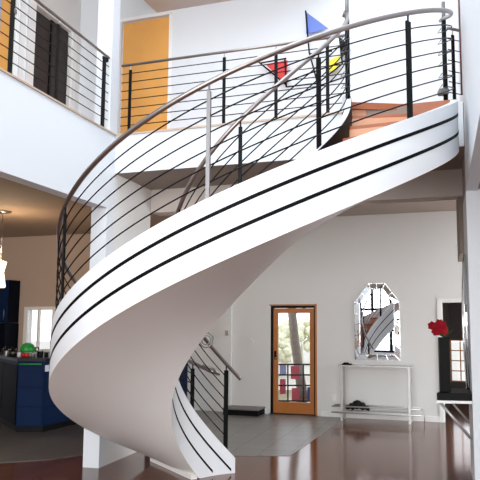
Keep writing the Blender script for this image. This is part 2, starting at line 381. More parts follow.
# treads and risers
NS = 22; hh = ZF/NS
def tk(z):
    lo, hi = -.5, 5
    for _ in range(50):
        mdl = (lo+hi)/2
        if zt(mdl)+.0 < z: lo = mdl
        else: hi = mdl
    return lo
for k in range(1, NS+1):
    t0 = max(tk(k*hh), .01); t1 = tk((k+1)*hh) if k < NS else None
    rin, rout = Ri+.069, Ro-.071
    a0, a1 = sp(rin, t0, (k-1)*hh), sp(rout, t0, (k-1)*hh); th = Vector((math.sin(ths+t0), -math.cos(ths+t0), 0))*-1
    mb = MB(); mb.box(a0, a1-a0, th*-.02, Z*(hh-.038)); rs_ = mb.build('riser', M['lit_gap'], stair); MB().box(a0-th*.004+Z*(hh-.12), a1-a0, th*.006, Z*.081).build('riser_board', M['tread'], rs_)  # pale riser colour stands in for light showing between the steps
    if k < NS:
        v = []; m_ = 6
        for i in range(m_+1):
            t = t0-.02/1.5+(t1-t0+.0)*i/m_ if i == 0 else t0+(t1-t0)*i/m_
            for R in (rin, rout):
                v += [sp(R, t, k*hh-.038), sp(R, t, k*hh)]
        f = []
        for i in range(m_):
            a = i*4; f += [(a, a+2, a+6, a+4), (a+1, a+5, a+7, a+3), (a, a+4, a+5, a+1), (a+2, a+3, a+7, a+6)]
        f += [(0, 1, 3, 2), (m_*4, m_*4+2, m_*4+3, m_*4+1)]
        tr_ = link('tread', v, f, M['tread'], stair, bevel=.004)
        MB().box(sp(rin, t0, k*hh-.034)-th*-.004, sp(rout, t0, 0)-sp(rin, t0, 0), th*-.012, Z*.03).build('nosing', M['tread'], tr_)
# landing floor from the last riser to the walkway
tz = tk(ZF)
la, lb = sp(Ri+.03, tz, 0), sp(Ro-.08, tz, 0)
bl = B+V*((la-B).dot(V)-.03); br_ = B+V*4.62
ld = MB().prism([tuple(q.xy) for q in (la, B+V*3.86-NV*.012, bl-NV*.012)], ZB, ZF)
struct(MB().box(B+V*3.80+Z*(ZF-.15)-NV*.042, V*.47, NV*.021, Z*.18).build('trim_9', M['tread']))
struct(MB().box(la+Z*(ZF-.045)-(lb-la).normalized().cross(Z)*-.012, lb-la, (lb-la).normalized().cross(Z)*.04, Z*.075).build('trim_8', M['tread']))
struct(ld.build('ceiling_landing_soffit', M['ceil']), 'landing slab between the stair head and the walkway', 'landing')
struct(MB().prism([tuple(q.xy) for q in (la, B+V*3.86-NV*.012, bl-NV*.012)], ZF+.0005, ZF+.012).build('floor_landing', M['tread']))
struct(MB().prism([tuple(q.xy) for q in (B+NV*.13+V*.02, B+V*4.6+NV*.13, B+V*4.6+NV*1.19, B+NV*1.19-V*2.0, B+NV*.13-V*1.2)], ZF+.0005, ZF+.010).build('floor_walkway', M['tread']))

# ------------------------------------------------------------------ stair railings
def curve_pts(R, off, t0, t1, n=110): return [sp(R, t0+(t1-t0)*i/n, zcap(t0+(t1-t0)*i/n)+off) for i in range(n+1)]
def flatpost(p, zbot, ztop, zpin, wdt, dep, ang, m, par):
    d = Vector((math.cos(ang), math.sin(ang), 0)); e = Vector((-d.y, d.x, 0))
    mb = MB().box(Vector((p.x, p.y, zbot))-d*dep/2-e*wdt/2, d*dep, e*wdt, Z*(ztop-zbot))
    mb.tube([(p.x, p.y, ztop-.005), (p.x, p.y, zpin)], .008, 8)
    return mb.build('post', m, par)
def stair_rail(rr, top, H, posts, t0, t1, tr, light, head):
    T = MB().tube(curve_pts(rr, H, t0, t1), .022, 10).build('handrail', M['bronze'], stair, smooth=True)
    gap = H-top
    for k in range(1, 7):
        MB().tube(curve_pts(rr, top+gap*(k/7)*.985, tr, t1-.02), .0062, 6).build('rail', M['black'], T, smooth=True)
    for t, wd in posts:
        p = sp(rr, t, 0); z = zcap(t); lm = M['greypost'] if t in light else M['black']
        flatpost(p, z+top-.10, z+H-.075, z+H-.01, wd, .018 if wd > .03 else wd, ths+t, lm, T)
    tt = t1-head; p = sp(rr, tt, 0); z = zcap(tt)
    MB().tube([(p.x, p.y, z+top-.12), (p.x, p.y, z+H-.03)], .026, 12).build('newel', M['black'], T, smooth=True)
    q_ = MB().tube([(p.x, p.y, z+H-.03), (p.x, p.y, z+H+.19)], .021, 12).build('newel_cap', M['greypost'], T, smooth=True); q_['label'] = 'grey steel newel top'
    for k in range(1, 7):
        zz = z+top+(H-top)*k/7*.985
        MB().tube([(p.x-.035, p.y-.01, zz+.02), (p.x-.08, p.y-.02, zz-.04), (p.x+.03, p.y-.02, zz-.01)], .006, 6).build('clip', M['greypost'], T, smooth=True)
    return T
ro_ = stair_rail(Ro-.035, oT, oH, [(.14, .05), (.965, .05), (1.76, .05), (2.61, .03), (3.47, .055)], 0.0, TO, .14, (2.61,), .06)
ri_ = stair_rail(Ri+.03, iT, iH, [(.12, .05), (.95, .045), (1.78, .045), (2.6, .035), (3.43, .05)], -.07, TI, .12, (), .2)
ri_['label'] = 'tighter inner handrail'; ro_['label'] = 'long outer handrail'
c0 = sp(Ri+.03, .41, zt(.41)+iH+.005)
MB().tube([c0+Vector((.082*math.cos(a), .02*math.sin(a), .082*math.sin(a))) for a in [2*PI*i/28 for i in range(28)]], .010, 8, True).build('scroll', M['bronze'], ri_, smooth=True)
MB().tube([c0+Vector((.052*math.cos(a), .02*math.sin(a), .052*math.sin(a))) for a in [2*PI*i/24 for i in range(24)]], .008, 8, True).build('scroll', M['bronze'], ri_, smooth=True)
e_ = sp(Ro-.035, 0, zt(0)+oH)
MB().tube([e_, e_+Vector((.06, -.02, -.02)), e_+Vector((.09, -.05, -.02)), e_+Vector((.02, -.10, .05)), e_+Vector((-.13, -.1, .1))], .018, 8).build('hook', M['bronze'], ro_, smooth=True)
q = sp(Ro-.035, TO-.06, zcap(TO)+oT)
MB().box(q+Vector((-.08, -.05, 0)), (.11, 0, 0), (0, .1, 0), (0, 0, .06)).build('newel_base', M['greypost'], ro_, bevel=.01)

# ------------------------------------------------------------------ balcony railings
def line_rail(name, label, P0, P1, posts, zf, rb=RB, nr=7, hook=False, hr=.017):
    T = thing(name, label, 'railing', (P0.x, P0.y, zf)); d = (P1-P0); Ln = d.length; d.normalize()
    MB().tube([P0+Z*(zf+rb), P1+Z*(zf+rb)], hr, 10).build('handrail', M['bronze'], T, smooth=True)
    for k in range(1, nr+1):
        MB().tube([P0+Z*(zf+.03+(rb-.03)*k/(nr+1)), P1+Z*(zf+.03+(rb-.03)*k/(nr+1))], .0062, 6).build('rail', M['black'], T, smooth=True)
    for s in posts:
        p = P0+d*s; e = Vector((-d.y, d.x, 0))
        po = MB().box(p-d*.02-e*.008+Z*(zf+.03), d*.04, e*.016, Z*(rb-.10)).build('post', M['black'], T, bevel=.003)
        MB().tube([p+Z*(zf+rb-.08), p+Z*(zf+rb-.01)], .008, 8).build('pin', M['steel'], po, smooth=True)
    return T
off = NU*.004
LR = line_rail('left_balcony_railing', 'straight railing of black rods on the left balcony above the kitchen', A-U*7.9+off, A-U*.06+off, [7.9-6.4, 7.9-5.2, 7.9-4.0, 7.9-2.9, 7.9-1.97, 7.9-1.18, ], ZF)
p = A-U*.17+off
MB().box(p-U*.03-NU*.01+Z*(ZF+.03), U*.06, NU*.025, Z*.88).box(p-U*.02+Z*(ZF+.90), U*.12, NU*.025, Z*.04).box(p+U*.07+Z*(ZF+.90), U*.03, NU*.03, Z*.09).build('end_post', M['black'], LR, bevel=.004)
BR = line_rail('back_walkway_railing', 'straight railing of black rods along the back walkway before the amber door', B+V*.03+NV*.03, B+V*3.04+NV*.03, [.13, 1.46, 2.14, 2.78], ZF)
nw = sp(Ro-.035, TO-.06, 0); 
SR = line_rail('short_landing_guard', 'short black rod guard between the stair head newel and right wall', Vector((nw.x+.045, nw.y+.02, 0)), Vector((K.x-.012, K.y+.05, 0)), [.07], ZF-.02, rb=.90, nr=6)

# ------------------------------------------------------------------ doors, upper floor
d2 = thing('door_2', 'amber wood sliding door panels behind the back walkway', 'door', tuple(Q-V*.33+Z*ZF)); struct(d2)
d0 = Q-V*.72+NV*.03+Z*(ZF+.01)
MB().box(d0, V*.33, NV*.04, Z*2.19).build('door_panel', M['orange'], d2, bevel=.004)
MB().box(d0+V*.33-NV*.012, V*.47, NV*.04, Z*2.19).build('door_panel', M['orange'], d2, bevel=.004)
MB().box(Q-V*.78-NV*.012+Z*6.36, V*.94, NV*.012, Z*.05).box(Q+V*.09-NV*.012+Z*ZF, V*.05, NV*.012, Z*2.25).build('door_frame', M['white'], d2)
# left wall: amber panel, white closet doors, dark open doorway
d3 = thing('door_3', 'narrow amber wood door on the left balcony with dark hinge side', 'door', tuple(Q2-U*.25+Z*ZF)); struct(d3)
MB().box(Q2-U*.385+Z*(ZF+.01)+NU*.03, U*.235, NU*.04, Z*2.02).build('door_panel', M['orange'], d3, bevel=.003)
MB().box(Q2-U*.145+Z*(ZF+.01)-NU*.008, U*.035, NU*.03, Z*2.02).build('door_frame', M['black'], d3)
hg = MB().box(Q2-U*.17+Z*(ZF+1.7)-NU*.03, U*.07, NU*.03, Z*.05).box(Q2-U*.19+Z*(ZF+.52)-NU*.04, U*.12, NU*.04, Z*.05).build('hinge', M['steel'], d3)
MB().box(Q2-U*.39+Z*(ZF+.01)-NU*.012, -U*.14, NU*.012, Z*2.06).build('door_trim', M['lilac'], d3)
cd = thing('closet_door', 'white panelled closet door beside the dark opening on the left balcony', 'door', tuple(Q2+U*.13+Z*ZF))
mb = MB().box(Q2-U*.09+Z*(ZF+.012)-NU*.035, U*.40, NU*.034, Z*2.06); mb.build('door_panel', M['white'], cd, bevel=.004)
mb = MB()
for s in (-.06, .10): mb.box(Q2+U*s+Z*(ZF+.012)-NU*.048, U*.03, NU*.013, Z*2.06)
mb.build('stile', M['wall'], cd, bevel=.003)
d4 = thing('door_4', 'dark brown double doorway on the left balcony', 'door', tuple(Q2+U*.77+Z*ZF)); struct(d4)
MB().box(Q2+U*.33+Z*(ZF+.012)+NU*.04, U*.43, NU*.04, Z*2.0).box(Q2+U*.78+Z*(ZF+.012)+NU*.04, U*.45, NU*.04, Z*2.03).build('door_leaf', M['darkbrown'], d4, bevel=.004)
MB().box(Q2+U*.755+Z*(ZF+.012)+NU*.02, U*.03, NU*.04, Z*2.0).build('astragal', M['black'], d4)
cd2 = thing('door_5', 'cream sliding panel right of the dark doorway on the left balcony', 'door', tuple(Q2+U*1.6+Z*ZF)); struct(cd2)
MB().box(Q2+U*1.26+Z*(ZF+.012)-NU*.03, U*.10, NU*.03, Z*2.05).build('stile', M['white'], cd2, bevel=.003)
MB().box(Q2+U*1.32+Z*(ZF+.012)-NU*.02, U*.40, NU*.018, Z*2.05).build('panel_face', M['wallb'], cd2, bevel=.003)
MB().box(Q2+U*1.58+Z*(ZF+.8)-NU*.05, U*.03, NU*.03, Z*.12).build('pull', M['steel'], cd2)

# ------------------------------------------------------------------ entry door
d1 = thing('door_1', 'fir wood entry door with one tall glass pane', 'door', tuple(BW(.455))); struct(d1)
o = BW(0)+NV*.02
fr = MB().box(o, V*.045, NV*.12, Z*2.06).box(o+V*.865, V*.045, NV*.12, Z*2.06).box(o+V*.045+Z*2.015, V*.82, NV*.12, Z*.045)
fr.build('door_frame', M['black'], d1)
o = BW(.03)+NV*.05
lf = MB().box(o+Z*.01, V*.105, NV*.05, Z*2.0).box(o+V*.745+Z*.01, V*.105, NV*.05, Z*2.0).box(o+V*.105+Z*.01, V*.64, NV*.05, Z*.22).box(o+V*.105+Z*1.92, V*.64, NV*.05, Z*.09)
lf.build('door_leaf', M['doorwood'], d1, bevel=.004)
MB().box(o+V*.105+NV*.02+Z*.23, V*.64, NV*.008, Z*1.69).build('glass_pane', M['glass'], d1)
MB().box(BW(.895)-NV*.015, V*.035, NV*.03, Z*2.09).box(BW(-.02)-NV*.015+Z*2.06, V*.95, NV*.03, Z*.025).build('casing', M['doorwood'], d1)
hn = MB().box(o+V*.035-NV*.012+Z*1.03, V*.045, NV*.012, Z*.16).build('door_handle', M['black'], d1)
MB().tube([o+V*.06+Z*1.06, o+V*.06-NV*.05+Z*1.06, o+V*.15-NV*.05+Z*1.06], .009, 8).build('lever', M['steel'], hn, smooth=True)
MB().box(BW(0)-NV*.03, V*.91, NV*.14, Z*.022).build('threshold', M['darkbrown'], d1)

# outside: ground, gate with coloured panels, tree, foliage
struct(MB().prism([(-14, 16.6), (10, 12.2), (22, 60), (-30, 60)], -.25, -.06).build('floor_outside', M['ground']), 'pale paved ground outside', 'ground')
def gp(x, y, Yd):   # point seen at pixel (x,y) measured at depth Yd; used once to size the gate
    ax_, by_ = (x-278.3)/645, (249.3-y)/645; cp, sp_ = math.cos(PITCH), math.sin(PITCH)
    r = Vector((ax_, cp-by_*sp_, sp_+by_*cp)); return Vector((0, 0, 1.75))+r*(Yd/r.y)
gt = thing('garden_gate', 'black steel garden fence with coloured enamel panels outside the entry door', 'fence', tuple(Vector((.45, 13.9, -.06))))
g0 = gp(277, 364.5, 13.9); zt_ = g0.z
def gx(x): return gp(x, 370, 13.9).x
def gz(y): return gp(295, y, 13.9).z
gm = MB()
X0, X1 = gx(262), gx(325)
for y in (364.5, 375, 385.5, 401): gm.box((X0, 13.88, gz(y)-.012), (X1-X0, 0, 0), (0, .03, 0), (0, 0, .03))
for x in (262, 277.5, 288, 303.5, 325): gm.box((gx(x)-.015, 13.87, -.06), (.032, 0, 0), (0, .04, 0), (0, 0, gz(364.5)+.07))
gm.build('gate_frame', M['black'], gt)
for (xa, xb, ya, yb, m_) in ((280, 286.5, 365, 374.5, 'lilac'), (291, 299.5, 366, 379, 'rose'), (280, 286, 379, 394, 'rose'), (292, 299.5, 388, 400, 'rose'), (307.5, 313, 387, 400, 'cobalt')):
    pn = MB().box((gx(xa), 13.89, gz(yb)), (gx(xb)-gx(xa), 0, 0), (0, .012, 0), (0, 0, gz(ya)-gz(yb))).build('enamel_panel', M[m_], gt)
    pn['label'] = {'lilac': 'lilac blue panel', 'rose': 'rose red panel', 'cobalt': 'cobalt blue panel'}[m_]
tree = thing('garden_tree', 'leaning pale grey tree trunk outside the entry door with sparse branches', 'tree', (.5, 15.6, -.06))
MB().tube([(.60, 15.6, -.1), (.50, 15.6, .6), (.40, 15.62, 1.3), (.32, 15.6, 2.1), (.30, 15.6, 3.6)], [.13, .11, .105, .10, .09], 12).build('trunk', M['bark'], tree, smooth=True)
for (a, b, c) in (((.3, 15.6, 1.9), (.7, 15.5, 2.12), (1.2, 15.5, 2.15)),):
    MB().tube([a, b, c], [.03, .02, .008], 6).build('branch', M['bark'], tree, smooth=True)
for i, (x, y, z, r, lb) in enumerate(((-.2, 22, .7, .8, 'pale green rounded shrub behind the garden fence, left one'), (2.1, 21, .6, .8, 'pale green rounded shrub behind the garden fence, right one'), (.9, 28, .9, 1.1, 'tall hazy foliage mass far behind the shrubs'))):
    mb = MB()
    for k in range(70):
        a = random.uniform(0, 2*PI); e = random.uniform(-.5, 1.4); rr_ = r*random.uniform(.65, 1)
        mb.blob((x+rr_*math.cos(a)*math.cos(e), y+rr_*math.sin(a)*math.cos(e), z+rr_*math.sin(e)*.8), r*.2, 1, .5, 3)
    mb.lathe((x, y, -.10), [(r*.2, 0), (r*.12, z), (0, z+.05)], 10)
    mb = mb
    sh = mb.build('garden_shrub', M['foliage'], loc=(x, y, -.06)); tag(sh, lb, 'shrub')

# ------------------------------------------------------------------ entry bits
st = thing('entry_bench', 'low black platform with grey top against the wall left of the entry door', 'bench', tuple(BW(-.45)-NV*.2))
MB().box(BW(-.80)-NV*.42, V*.70, NV*.40, Z*.105).build('base', M['dark'], st, bevel=.006)
MB().box(BW(-.81)-NV*.43+Z*.106, V*.72, NV*.42, Z*.03).build('top', mat('grey_stone_slab', (120, 116, 114), .5, var=.1), st, bevel=.005)
tp = MB().box(BW(-.92)-NV*.075+Z*1.48, V*.07, NV*.022, Z*.10).build('thermostat', M['steel'], bevel=.004, loc=tuple(BW(-.88)+Z*1.5)); tag(tp, 'small grey thermostat on the narrow wall pilaster', 'thermostat')
dbm = MB(); c_ = BW(-.42)+Z*1.35
dbm.tube([c_-NV*.001, c_-NV*.025], .08, 24); db = dbm.build('wall_speaker', M['wallb'], loc=tuple(c_)); tag(db, 'round white flush cover on the wall left of the entry door', 'wall cover')
ol = MB().box(BW(1.22)-NV*.008+Z*.30, V*.07, NV*.008, Z*.11).build('wall_outlet', M['white'], bevel=.002, loc=tuple(BW(1.22)+Z*.3)); tag(ol, 'small white outlet low on the wall right of the entry door', 'outlet')

# ------------------------------------------------------------------ arched mirror
am = thing('arched_mirror', 'tall mirror with faceted glass border and clipped arched top above the console table', 'mirror', tuple(BW(2.08)+Z*1.06))
def outl(i):   # inset outline
    return [(1.66+i, 1.06+i), (2.49-i, 1.06+i), (2.49-i, 2.12-i*.3), (2.23-i*.4, 2.46-i), (1.93+i*.4, 2.46-i), (1.66+i, 2.12-i*.3)]
def ring(i0, i1, h0, h1, tilt=0):
    a, b = outl(i0), outl(i1); v = []; n_ = len(a)
    for (s, z) in a: v.append(BW(s)-NV*h0+Z*z)
    for (s, z) in b: v.append(BW(s)-NV*h1+Z*z)
    return v, [(k, (k+1) % n_, n_+(k+1) % n_, n_+k) for k in range(n_)]
bk = outl(0); v = [BW(s)+Z*z-NV*.002 for s, z in bk]+[BW(s)+Z*z-NV*.018 for s, z in bk]
link('backing', v, [(0, 1, 2, 3, 4, 5), (6, 7, 8, 9, 10, 11)]+[(k, (k+1) % 6, 6+(k+1) % 6, 6+k) for k in range(6)], M['chrome'], am)
mi = outl(.1); v = [BW(s)+Z*z-NV*.02 for s, z in mi]+[BW(s)+Z*z-NV*.026 for s, z in mi]
link('mirror_glass', v, [(0, 1, 2, 3, 4, 5), (6, 7, 8, 9, 10, 11)]+[(k, (k+1) % 6, 6+(k+1) % 6, 6+k) for k in range(6)], M['mirror'], am)
# bevelled border tiles, each its own facet
a, b = outl(0.005), outl(.095)
for k in range(6):
    a0, a1, b0, b1 = a[k], a[(k+1) % 6], b[k], b[(k+1) % 6]; nseg = (4, 5, 2, 2, 2, 5)[k]
    for j in range(nseg):
        f0, f1 = j/nseg+.01, (j+1)/nseg-.01
        L_ = lambda p_, q_, f_: (p_[0]+(q_[0]-p_[0])*f_, p_[1]+(q_[1]-p_[1])*f_)
        c4 = [L_(a0, a1, f0), L_(a0, a1, f1), L_(b0, b1, f1), L_(b0, b1, f0)]
        tz_ = random.uniform(-.006, .006)
        hs = [.022+tz_, .022-tz_, .034-tz_, .034+tz_]
        v = [BW(s)+Z*z-NV*.019 for s, z in c4]+[BW(s)+Z*z-NV*h_ for (s, z), h_ in zip(c4, hs)]
        link('bevel_tile', v, [(0, 1, 2, 3), (4, 5, 6, 7)]+[(q_, (q_+1) % 4, 4+(q_+1) % 4, 4+q_) for q_ in range(4)], M['mirror'], am)

# ------------------------------------------------------------------ console table
ct = thing('console_table', 'slim chrome console table with lower rod shelf under the arched mirror', 'table', (1.75, 11.6, 0))
c0 = W0+V*1.43-NV*.42; cl = 1.30; cd_ = .30
tb = MB().box(c0+Z*.955, V*cl, NV*cd_, Z*.025); tb.build('table_top', M['alu'], ct, bevel=.004)
for s in (0.03, cl-.07):
    for dd in (.01, cd_-.04):
        MB().box(c0+V*s+NV*dd, V*.045, NV*.03, Z*.955).build('leg', M['alu'], ct, bevel=.003)
for z, dd in ((.25, .03), (.25, cd_-.05), (.15, .0)):
    MB().tube([c0-V*.13+NV*dd+Z*z, c0+V*(cl+.14)+NV*dd+Z*z], .013, 10).build('shelf_rod', M['alu'], ct, smooth=True)
MB().box(c0+V*.02+NV*.02+Z*.16, V*(cl-.05), NV*(cd_-.04), Z*.012).build('lower_shelf', M['alu'], ct)
MB().tube([c0+V*(cl+.14)+NV*.03+Z*.25, c0+V*(cl+.2)+NV*.03+Z*.25, c0+V*(cl+.2)+NV*.03+Z*.01], .007, 8).build('end_hoop', M['alu'], ct, smooth=True)
bgm = MB()
for (s, z, r) in ((.14, .215, .045), (.22, .235, .065), (.31, .265, .09), (.40, .245, .075), (.49, .215, .045)):
    bgm.blob(c0+V*s+NV*.15+Z*(z+.01), r, 2, .45, 2.5, (1, .9, .95))
for q_ in range(len(bgm.v)): bgm.v[q_] = (bgm.v[q_][0], bgm.v[q_][1], max(bgm.v[q_][2], .174))
bag = bgm.build('crumpled_bag', M['cloth'], smooth=True, loc=tuple(c0+V*.33+NV*.15+Z*.172)); tag(bag, 'crumpled black cloth bag on the lower shelf of the console table', 'bag')
kb = MB().box(c0+V*.05+NV*.08+Z*.981, V*.17, NV*.1, Z*.022).blob(c0+V*.12+NV*.13+Z*1.008, .04, 2, .3, 3, (1.4, .8, .4)).build('folded_gloves', M['dark'], loc=tuple(c0+V*.1+Z*.98)); tag(kb, 'small dark folded item on the left end of the console top', 'gloves')

# ------------------------------------------------------------------ wall shelf, vase, flowers, wall mirror
sh = thing('wall_shelf', 'black slab shelf on a steel bracket projecting from the right pier', 'shelf', (2.04, 7.1, .9))
s00 = Vector((1.65, 6.99, .93)); 
MB().prism([(1.69, 7.0), (2.055, 6.935), (2.19, 7.48), (1.91, 7.55)], .925, 1.0).build('shelf_slab', M['dark'], sh, bevel=.004)
MB().prism([(1.685, 6.99), (2.055, 6.925), (2.06, 6.945), (1.705, 7.01), (1.92, 7.56), (1.905, 7.562)], .895, .924).build('edge_bar', M['alu'], sh)
MB().prism([(1.706, 7.012), (2.058, 6.95), (2.19, 7.48), (1.92, 7.54)], .905, .923).build('underside', M['darkbrown'], sh)
MB().tube([(1.73, 7.05, .905), (2.05, 7.03, .52)], .016, 10).build('bracket', M['alu'], sh, smooth=True)
MB().box((2.03, 6.99, .24), (.012, 0, 0), (.008, .035, 0), (0, 0, .3)).build('bracket_plate', M['chrome'], sh)
MB().tube([(1.93, 7.5, .905), (2.16, 7.45, .62)], .013, 10).build('bracket', M['alu'], sh, smooth=True)
vs = MB().prism([(1.755, 7.10), (1.865, 7.09), (1.88, 7.20), (1.77, 7.21)], 1.0, 1.585).build('tall_vase', M['dark'], bevel=.006, loc=(1.82, 7.15, 1.0)); tag(vs, 'tall square black vase on the wall shelf at the right', 'vase')
fb = thing('flower_bouquet', 'red amaryllis blooms with green leaves in the tall black vase', 'flowers', (1.82, 7.15, 1.55))
for (x, z, y) in ((-.10, 1.65, -.02), (-.055, 1.735, 0.0), (-.02, 1.66, -.05), (-.125, 1.71, .04), (-.06, 1.68, -.03), (-.015, 1.72, .03)):
    c = Vector((1.82+x, 7.12+y, z)); mb = MB()
    for k in range(6):
        a = 2*PI*k/6+x*20; dr = Vector((math.cos(a)*.8, -.35, math.sin(a)*.8)); up = Vector((0, -1, 0))
        sd = dr.cross(up).normalized()*.03; p1 = c+dr*.036; p2 = c+dr*.068
        th_ = Vector((0, .004, 0))
        v = [c-sd*.3, c+sd*.3, p1+sd, p2+Vector((0, .006, 0)), p1-sd]; v = v+[q+th_ for q in v]
        mb.add(v, [(0, 1, 2, 3, 4), (9, 8, 7, 6, 5)]+[(i, (i+1) % 5, 5+(i+1) % 5, 5+i) for i in range(5)])
    mb.build('bloom', M['petal'], fb)
    MB().tube([(1.82, 7.15, 1.588), (1.82+x*.5, 7.14, 1.62), tuple(c+Vector((0, .01, 0)))], .006, 6).build('stem', M['leaf'], fb, smooth=True)
for (x, z) in ((-.02, 1.63), (.02, 1.66), (-.06, 1.60), (.05, 1.62)):
    c = Vector((1.83, 7.13, 1.592)); e = Vector((1.83+x*1.6, 7.08, z+.05)); s_ = Vector((.018, 0, .008)); md = (c+e)/2
    v = [c, md+s_, e, md-s_]; v += [q+Vector((0, .003, 0)) for q in v]
    MB().add(v, [(0, 1, 2, 3), (7, 6, 5, 4)]+[(i, (i+1) % 4, 4+(i+1) % 4, 4+i) for i in range(4)]).build('leaf', M['leaf'], fb)
# curved chrome mirror on the pier's left face
R0 = K+NU*.0
wm = thing('chrome_wall_mirror', 'tall narrow bowed mirror with chrome rim on the left face of the right pier', 'mirror', tuple(K+U*.6+Z*1.0))
pts = []; 
for i in range(17):
    f_ = i/16; z = 1.0+1.52*f_; bow = math.sin(PI*f_)*.035
    pts.append((z, bow))
v = []; f = []
for (z, bow) in pts:
    hw_ = .10+bow*5.2
    for s in (.60-hw_, .60+hw_):
        v += [K+U*s+NU*(.006)+Z*z, K+U*s+NU*(.02+bow*.6)+Z*z]
for i in range(16):
    a = i*4
    f += [(a, a+4, a+5, a+1), (a+2, a+3, a+7, a+6), (a+1, a+5, a+7, a+3), (a, a+2, a+6, a+4)]
f += [(0, 1, 3, 2), (64, 66, 67, 65)]
link('mirror_glass', v, f, M['mirror'], wm)
rim = [K+U*(.60-(.10+b*5.2))+NU*(.024+b*.6)+Z*z for z, b in pts]+[K+U*(.60+(.10+b*5.2))+NU*(.024+b*.6)+Z*z for z, b in reversed(pts)]
MB().tube(rim, .014, 8, True).build('rim', M['chrome'], wm, smooth=True)
# framed edge seen on the upper right wall
fe = MB().tube([K+U*.0+NU*.013+Z*z for z in (4.25, 5.0, 5.6, 6.3)], .010, 8).build('curtain_cord', M['rust'], smooth=True, loc=tuple(K+Z*4.4)); tag(fe, 'thin reddish cord running down the edge of the upper right wall', 'cord')

# ------------------------------------------------------------------ wall sculpture on the upper wall
ws = thing('wall_sculpture', 'abstract black rod sculpture with red, blue and yellow plates on the upper wall', 'sculpture', tuple(Q+V*2.3+Z*5.3))
def wp(s, z, d=.10): return Q+V*s-NV*d+Z*z
def plate(name, pts, m, d=.10):
    v = [wp(s, z, d) for s, z in pts]+[wp(s, z, d-.012) for s, z in pts]; n_ = len(pts)
    return link(name, v, [tuple(range(n_)), tuple(range(n_, 2*n_))]+[(i, (i+1) % n_, n_+(i+1) % n_, n_+i) for i in range(n_)], m, ws)
for nm, pts, m_, lb in (('plate', [(2.25, 6.02), (2.25, 5.70), (2.56, 5.74)], 'blue', 'blue triangular plate'), ('plate', [(1.66, 5.34), (1.98, 5.36), (1.96, 5.02)], 'red', 'red triangular plate'),
                        ('plate', [(2.55, 5.27), (2.72, 5.33), (2.67, 5.14), (2.55, 5.11)], 'yellow', 'yellow square plate'), ('plate', [(2.72, 5.60), (2.86, 5.44), (2.74, 5.28)], 'black', 'black plate')):
    q = plate(nm, pts, M[m_]); q['label'] = lb
for a, b in (((2.25, 6.03), (2.30, 5.42)), ((1.95, 5.38), (1.97, 4.97)), ((1.97, 4.97), (2.40, 4.97)), ((2.30, 5.42), (2.42, 4.95)), ((2.30, 5.40), (2.62, 5.40)), ((2.56, 5.5), (2.56, 4.95)), ((2.72, 5.62), (2.76, 5.2)), ((1.50, 5.44), (1.97, 5.0)), ((1.60, 5.36), (1.97, 5.38)), ((2.40, 4.96), (2.76, 5.2))):
    MB().tube([wp(*a, .115), wp(*b, .115)], .011, 6).build('rod', M['black'], ws, smooth=True)
for s, z in ((2.27, 5.8), (1.96, 5.1), (2.56, 5.2), (2.74, 5.35)): MB().tube([wp(s, z, .001), wp(s, z, .10)], .008, 6).build('standoff', M['black'], ws, smooth=True)

# ------------------------------------------------------------------ kitchen
kw = struct(MB().box(BW(-9.5)-NV*.006, V*7.75, NV*.006, Z*3.64).build('trim_6', M['kwall']))
kw.data.materials[0] = M['kwall']
bpy.data.objects.remove(kw)
kpanel = wall_holes(MB(), BW(-9.5)-NV*.012, V, NV, 7.75, 0, 3.64, .012, [(9.5-5.70, 9.5-4.97, 1.14, 2.02)])
struct(kpanel.build('wall_kitchen', M['kwall']), 'beige kitchen back wall', 'wall')
wk = thing('window_4', 'small white framed kitchen window above the counter', 'window', tuple(BW(-5.33)+Z*1.14)); struct(wk)
o = BW(-5.75)-NV*.04+Z*1.10
MB().box(o, V*.09, NV*.07, Z*.97).box(o+V*.74, V*.09, NV*.07, Z*.97).box(o+V*.09, V*.65, NV*.07, Z*.05).box(o+V*.09+Z*.90, V*.65, NV*.07, Z*.07).box(o+V*.36+Z*.05, V*.05, NV*.06, Z*.85).build('window_frame', M['white'], wk, bevel=.004)
MB().box(o+V*.09+NV*.05+Z*.05, V*.65, NV*.006, Z*.85).build('glass_pane', M['glass'], wk)
for i, s in enumerate((-6.42, -6.95, -7.48)):
    T = thing('wall_cabinet', ('blue lacquered wall cabinet nearest the kitchen window', 'blue lacquered wall cabinet second from the kitchen window', 'blue lacquered wall cabinet at the left edge of the view')[i], 'cabinet', tuple(BW(s+.26)-NV*.2+Z*1.25), 'blue wall cabinets')
    MB().box(BW(s)-NV*.36+Z*1.72, V*.52, NV*.34, Z*.93).build('body', M['navydark'], T)
    dd = MB().box(BW(s+.01)-NV*.38+Z*1.73, V*.50, NV*.018, Z*.91).build('door', M['navy'], T, bevel=.004)
    MB().tube([BW(s+.44)-NV*.40+Z*1.80, BW(s+.44)-NV*.40+Z*2.0], .007, 6).build('handle', M['steel'], dd, smooth=True)
tc_ = thing('oven_tower', 'dark built-in oven panel beneath the blue wall cabinets', 'oven', tuple(BW(-6.7)-NV*.3)); 
MB().box(BW(-7.6)-NV*.45+Z*.01, V*1.72, NV*.42, Z*1.70).build('body', M['navydark'], tc_, bevel=.005)
MB().box(BW(-7.5)-NV*.47+Z*1.0, V*1.4, NV*.018, Z*.5).build('glass_front', M['dark'], tc_)
